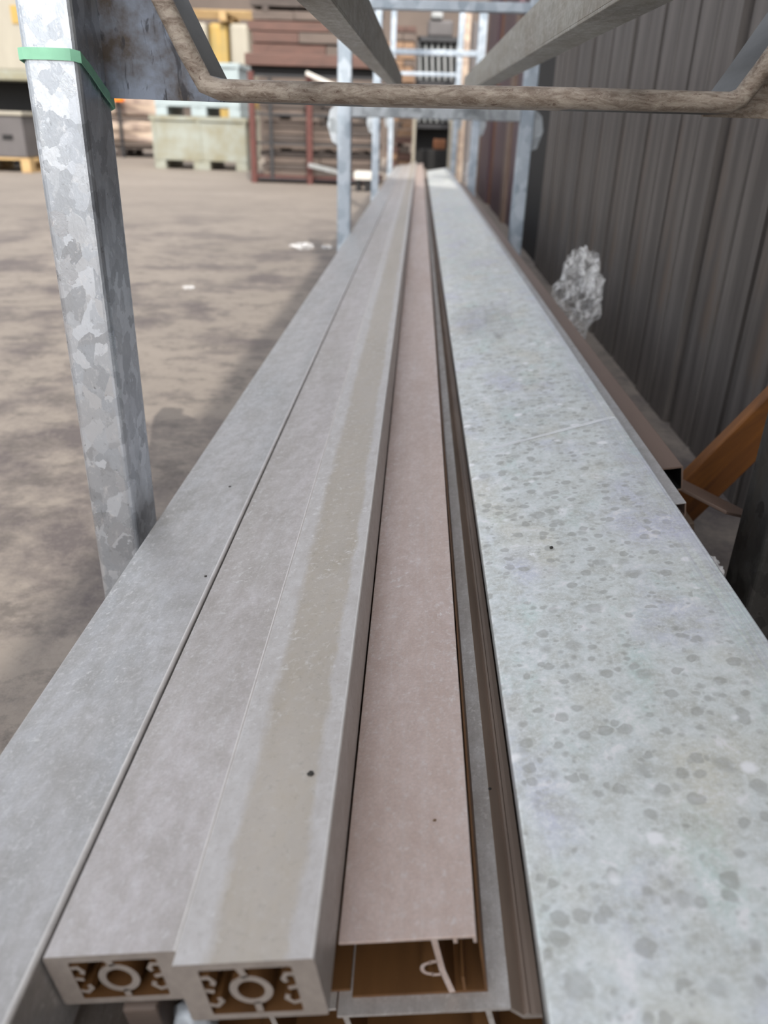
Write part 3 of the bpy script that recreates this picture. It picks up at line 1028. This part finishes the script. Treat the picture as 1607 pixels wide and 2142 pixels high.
# wrapped sacks
def sack(loc, W, D, Hh, seed, label):
    bm = bmesh.new()
    bmesh.ops.create_cube(bm, size=1)
    bmesh.ops.subdivide_edges(bm, edges=bm.edges[:], cuts=7, use_grid_fill=True)
    for v in bm.verts:
        p = v.co.copy()
        q = Vector((p.x, p.y, p.z))
        rr = 1 - 0.28 * (abs(p.x * 2) ** 4) * 0.6 - 0.1 * (abs(p.y * 2) ** 4)
        v.co = Vector((p.x * W, p.y * D, p.z * Hh * rr))
        v.co += Vector((1, 1, 0.6)) * 0.05 * mnoise.noise(q * 3 + Vector((seed, 0, 0)))
        v.co.z += Hh / 2
    o = obj('wrapped_sack', bm, M['sack'], smooth=True)
    o.location = loc
    return tag(o, label, 'sack', 'wrapped sacks between the near post and the crates')


for k, (dz, lab) in enumerate(((0.21, 'bottom wrapped sack of the pile left of the crates'), (0.59, 'second wrapped sack from the bottom, left of the crates'),
                               (0.97, 'third wrapped sack from the bottom, left of the crates'), (1.35, 'top wrapped sack of the pile left of the crates'))):
    sack((-4.75 + 0.05 * (k % 2), 14.0, dz), 1.5, 1.0, 0.31, k * 3.3, lab)
pallet((-5.5, 13.5, 0), 1.5, 1.0, 'dark pallet under the wrapped sacks', M['board_dark'])
pz = at(247, 215, 13.3)
bm = bmesh.new()
bmesh.ops.create_cone(bm, cap_ends=True, segments=20, radius1=0.10, radius2=0.07, depth=0.2)
o = obj('orange_marker', bm, M['orange'], None, 0.01)
o.location = (pz.x, 13.30, 0.88)
tag(o, 'small bright orange plastic marker by the sacks behind the near post', 'marker')
bm = bmesh.new()
bmesh.ops.create_cone(bm, cap_ends=True, segments=12, radius1=0.025, radius2=0.025, depth=0.78)
bmesh.ops.translate(bm, verts=bm.verts, vec=(0, 0, -0.49))
obj('stake', bm, M['dark_steel'], o)

# yellow goods behind the crates
o = empty('wrapped_goods', (-3.55, 13.6, 0), 'tall yellowish film-wrapped goods behind the crates', 'wrapped goods')
for i in range(3):
    xx = i * 0.31
    obj('wrapped_roll', bx(xx, xx + 0.28, 0, 0.8, 0.0, 1.88), M['gold'] if i % 2 else M['beige'], o, 0.06, seg=3)
obj('film_band', bx(-0.02, 0.92, -0.02, 0.82, 0.75, 1.0), M['gold'], o, 0.03)
pallet((-3.72, 13.5, 1.885), 1.45, 1.0, 'pale wooden pallet lying on top of the yellowish wrapped goods')


# timber stillage: maroon frame around layered boards
def board_stack(x0, x1, y0, D, z0, n, th, gap, mats, name, label, seed):
    random.seed(seed)
    r = empty(name, (x0, y0, z0), label, 'timber stack')
    z = 0
    W = x1 - x0
    for i in range(n):
        t_ = th * random.uniform(0.8, 1.15)
        s = random.uniform(0, 0.05)
        cut = W * random.uniform(0.35, 0.65)
        for a, b in ((0, cut - 0.004), (cut + 0.004, W)):
            obj('board', bx(a + (s if a == 0 else 0), b - random.uniform(0, 0.04) * (a > 0), random.uniform(0, 0.03), D, z, z + t_), random.choice(mats), r)
        z += t_ + gap
        if i % 4 == 3:
            for sx_ in (0.15, W * 0.5, W - 0.2):
                obj('spacer', bx(sx_, sx_ + 0.06, 0.02, D, z - gap, z + 0.022), M['board_dark'], r)
            z += 0.022 + gap * 0.2
    return r, z


r1, z1 = board_stack(-1.63, -0.42, 8.75, 0.8, 0.07, 12, 0.054, 0.009, [M['board_grey'], M['board_dark'], M['board_grey']], 'timber_stack', 'grey-brown board stack inside the maroon steel frame', 3)
o = empty('steel_stillage', (-1.70, 8.62, 0), 'maroon steel frame standing round the grey-brown board stack', 'stillage')
for xx in (0.0, 0.57, 1.24):
    obj('post', bx(xx, xx + 0.055, 0, 0.05, 0, 1.0), M['red_steel'], o)
obj('post', bx(0.19, 0.22, 0.06, 0.09, 0.02, 0.95), M['dark_steel'], o)
for zz in (0.03, 0.36, 0.62, 0.96):
    obj('rail', bx(0.0, 1.295, 0.05, 0.075, zz, zz + 0.02), M['dark_steel'], o)
obj('base_rail', bx(0.0, 1.295, 0.08, 0.95, 0.02, 0.068), M['red_steel'], o)
r2, z2 = board_stack(-1.72, -0.42, 8.80, 0.8, 1.16, 5, 0.085, 0.012, [M['board_red'], M['board_grey'], M['board_red'], M['board_dark']], 'timber_stack', 'reddish-brown board stack on the dark bearer above the maroon frame', 5)
o = obj('red_beam', bx(-1.74, -0.40, 8.72, 9.6, 1.055, 1.158), M['board_red'], None, 0.006)
tag(o, 'reddish timber beam between the two board stacks', 'timber')
o = obj('dark_bearer', bx(-1.70, -0.42, 8.80, 9.5, 0.99, 1.054), M['black'], None, 0.004)  # black slab added as the shade of the gap between the stacks
tag(o, 'dark gap bearer beneath the reddish beam', 'timber')
for P0, P1, lab, th in ((at(640, 152, 8.55), at(728, 192, 8.55), 'pale thin lath sloping across the top of the maroon frame', 0.018), (at(645, 345, 8.55), at(735, 368, 8.5), 'pale thin lath sloping low across the maroon frame', 0.02)):
    d = P1 - P0
    o = obj('pale_lath', bx(0, d.length, 0, 0.02, -th, th), M['white'] if th < 0.019 else M['fin'], None, 0.002)
    o.location = P0; o.rotation_euler = (0, -math.atan2(d.z, d.x), 0)
    tag(o, lab, 'lath')

# white block on ground between posts
o = empty('white_block', (-0.60, 7.9, 0), 'white block on dark feet standing on the yard behind the second post', 'block')
obj('top', bx(0, 0.18, 0, 0.25, 0.10, 0.17), M['white'], o, 0.008)
obj('foot', bx(0.02, 0.06, 0.02, 0.23, 0, 0.10), M['black'], o)
obj('foot', bx(0.10, 0.16, 0.02, 0.23, 0, 0.10), M['black'], o)

# far end behind the rack
r3, z3 = board_stack(-0.46, -0.10, 11.3, 0.7, 0.0, 19, 0.075, 0.010, [M['board_tan'], M['board_grey'], M['board_tan'], M['board_red']], 'timber_stack', 'narrow tan board stack seen between the far left posts', 8)
o = empty('fin_rack', (-0.08, 10.4, 0), 'black rack of upright grey fins beyond the end of the bundle', 'rack')
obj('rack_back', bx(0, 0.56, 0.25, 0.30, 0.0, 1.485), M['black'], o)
for zz, hh in ((0.62, 0.34), (1.06, 0.36)):
    for i in range(7):
        xx = 0.04 + i * 0.072
        bm = bmesh.new()
        hexa(bm, [(xx, 0.05, zz), (xx + 0.028, 0.05, zz), (xx + 0.028, 0.2, zz), (xx, 0.2, zz), (xx - 0.03, 0.05, zz + hh), (xx - 0.002, 0.05, zz + hh), (xx - 0.002, 0.2, zz + hh), (xx - 0.03, 0.2, zz + hh)])
        obj('fin', bm, M['fin'], o)
for zz in (0.55, 1.0, 1.44):
    obj('shelf', bx(0, 0.56, 0.0, 0.25, zz, zz + 0.05), M['dark_steel'], o)
for xx in (0.0, 0.53):
    obj('upright', bx(xx, xx + 0.03, 0, 0.03, 0, 1.485), M['dark_steel'], o)
o = empty('grey_machine', (-0.02, 10.45, 1.49), 'blurred grey machine part sitting on top shelf of the fin rack', 'machine part')
obj('housing', bx(0.05, 0.34, 0.0, 0.2, 0, 0.17), M['box_dark'], o, 0.03, seg=3)
obj('cover', bx(0.08, 0.22, -0.03, 0.1, 0.17, 0.24), M['fin'], o, 0.02)
o = obj('orange_box', bx(0, 0.14, 0, 0.14, 0, 0.11), M['rust_sheet'], None, 0.01)
o.location = (0.16, 10.18, 0.33)
tag(o, 'small orange-brown box in the dark bottom of the fin rack', 'box')
o = obj('black_crate', bx(-0.02, 0.42, 0, 0.2, 0, 0.328), M['black'], None, 0.01)
o.location = (0.02, 10.14, 0)
tag(o, 'black crate carrying the small orange-brown box', 'crate')
o = obj('pale_upright', bx(0, 0.035, 0, 0.035, 0, 0.80), M['beige'], None, 0.003)
o.location = (-0.09, 10.1, 0)
tag(o, 'pale thin upright left of the black crate', 'post')
for i, (px0, px1, py0, mat, yy, lab) in enumerate(((944, 958, 180, 'beige', 9.6, 'beige upright panel right of the black crate'),
                                                    (962, 976, 20, 'sack', 9.7, 'tan upright wrapped bundle by the far right posts'),
                                                    (980, 1000, 45, 'box_dark', 9.8, 'dark grey upright panel by the tan wrapped bundle'))):
    a, b = at(px0, 200, yy), at(px1, 200, yy)
    zt = at(px0, py0, yy).z
    o = obj('upright_panel', bx(0, b.x - a.x, 0, 0.12, 0, zt), M[mat], None, 0.01)
    o.location = (a.x, yy, 0)
    tag(o, lab, 'panel')

# leaning sheets beyond the cladding wall; the first, black, stands in for a shaded gap
names = ['dark purple-brown sheet standing next to the cladding wall end', 'rust-brown narrow sheet, second beyond the cladding wall', 'wide purple-brown sheet, third beyond the cladding wall',
         'pale grey narrow sheet among the dark sheets right of the bundle', 'dark sheet, fifth beyond the cladding wall', 'rusty sheet farthest along beside the far posts', 'purple-brown sheet closest to the fin rack', 'tan sheet at the far end of the sheet row']
ys = [3.72, 4.45, 4.75, 5.55, 5.75, 6.7, 7.05, 8.1]
ws = [0.70, 0.27, 0.77, 0.17, 0.92, 0.32, 1.0, 1.0]
ms_ = ['black', 'rust_sheet', 'purple', 'brown_box', 'purple', 'rust_sheet', 'purple', 'board_tan']
hs_ = [1.5, 1.6, 1.65, 1.2, 1.6, 1.6, 1.7, 1.6]
for i in range(8):
    o = obj('standing_sheet', bx(0, 0.05, 0, ws[i], 0, hs_[i]), M[ms_[i]], None, 0.004)
    o.location = (0.56 + 0.012 * (i % 3), ys[i], 0)
    tag(o, names[i], 'metal sheet')
crumple('plastic_bag', M['film'], 0.10, (0.47, 7.75, 0.19), (0.6, 0.8, 1.5), 'bright crumpled plastic hanging by the far right post', 'plastic wrap', 6.6)

# groups of alike things
for o in C.objects:
    if o.parent is None and 'category' in o and 'group' not in o:
        g = {'hollow_profile': 'hollow bars on top of the bundle', 'flanged_profile': 'open flanged profiles in the bundle', 'box_profile': 'box profiles at the sides of the bundle',
             'overhead_channel': 'channels stored overhead', 'timber_bearer': 'timber bearers under the bundle', 'rack_frame': 'galvanised rack frames along the bundle',
             'timber_stack': 'board stacks in the yard', 'standing_sheet': 'sheets standing beyond the cladding wall', 'debris_flake': 'crumbs lying on the profiles',
             'pallet_crate': 'stacked crates in the yard', 'wooden_pallet': 'wooden pallets in the yard', 'plastic_scrap': 'plastic scraps on the concrete',
             'pale_lath': 'pale laths on the maroon frame', 'upright_panel': 'upright panels beyond the bundle'}.get(o.name.split('.')[0])
        if g: o['group'] = g
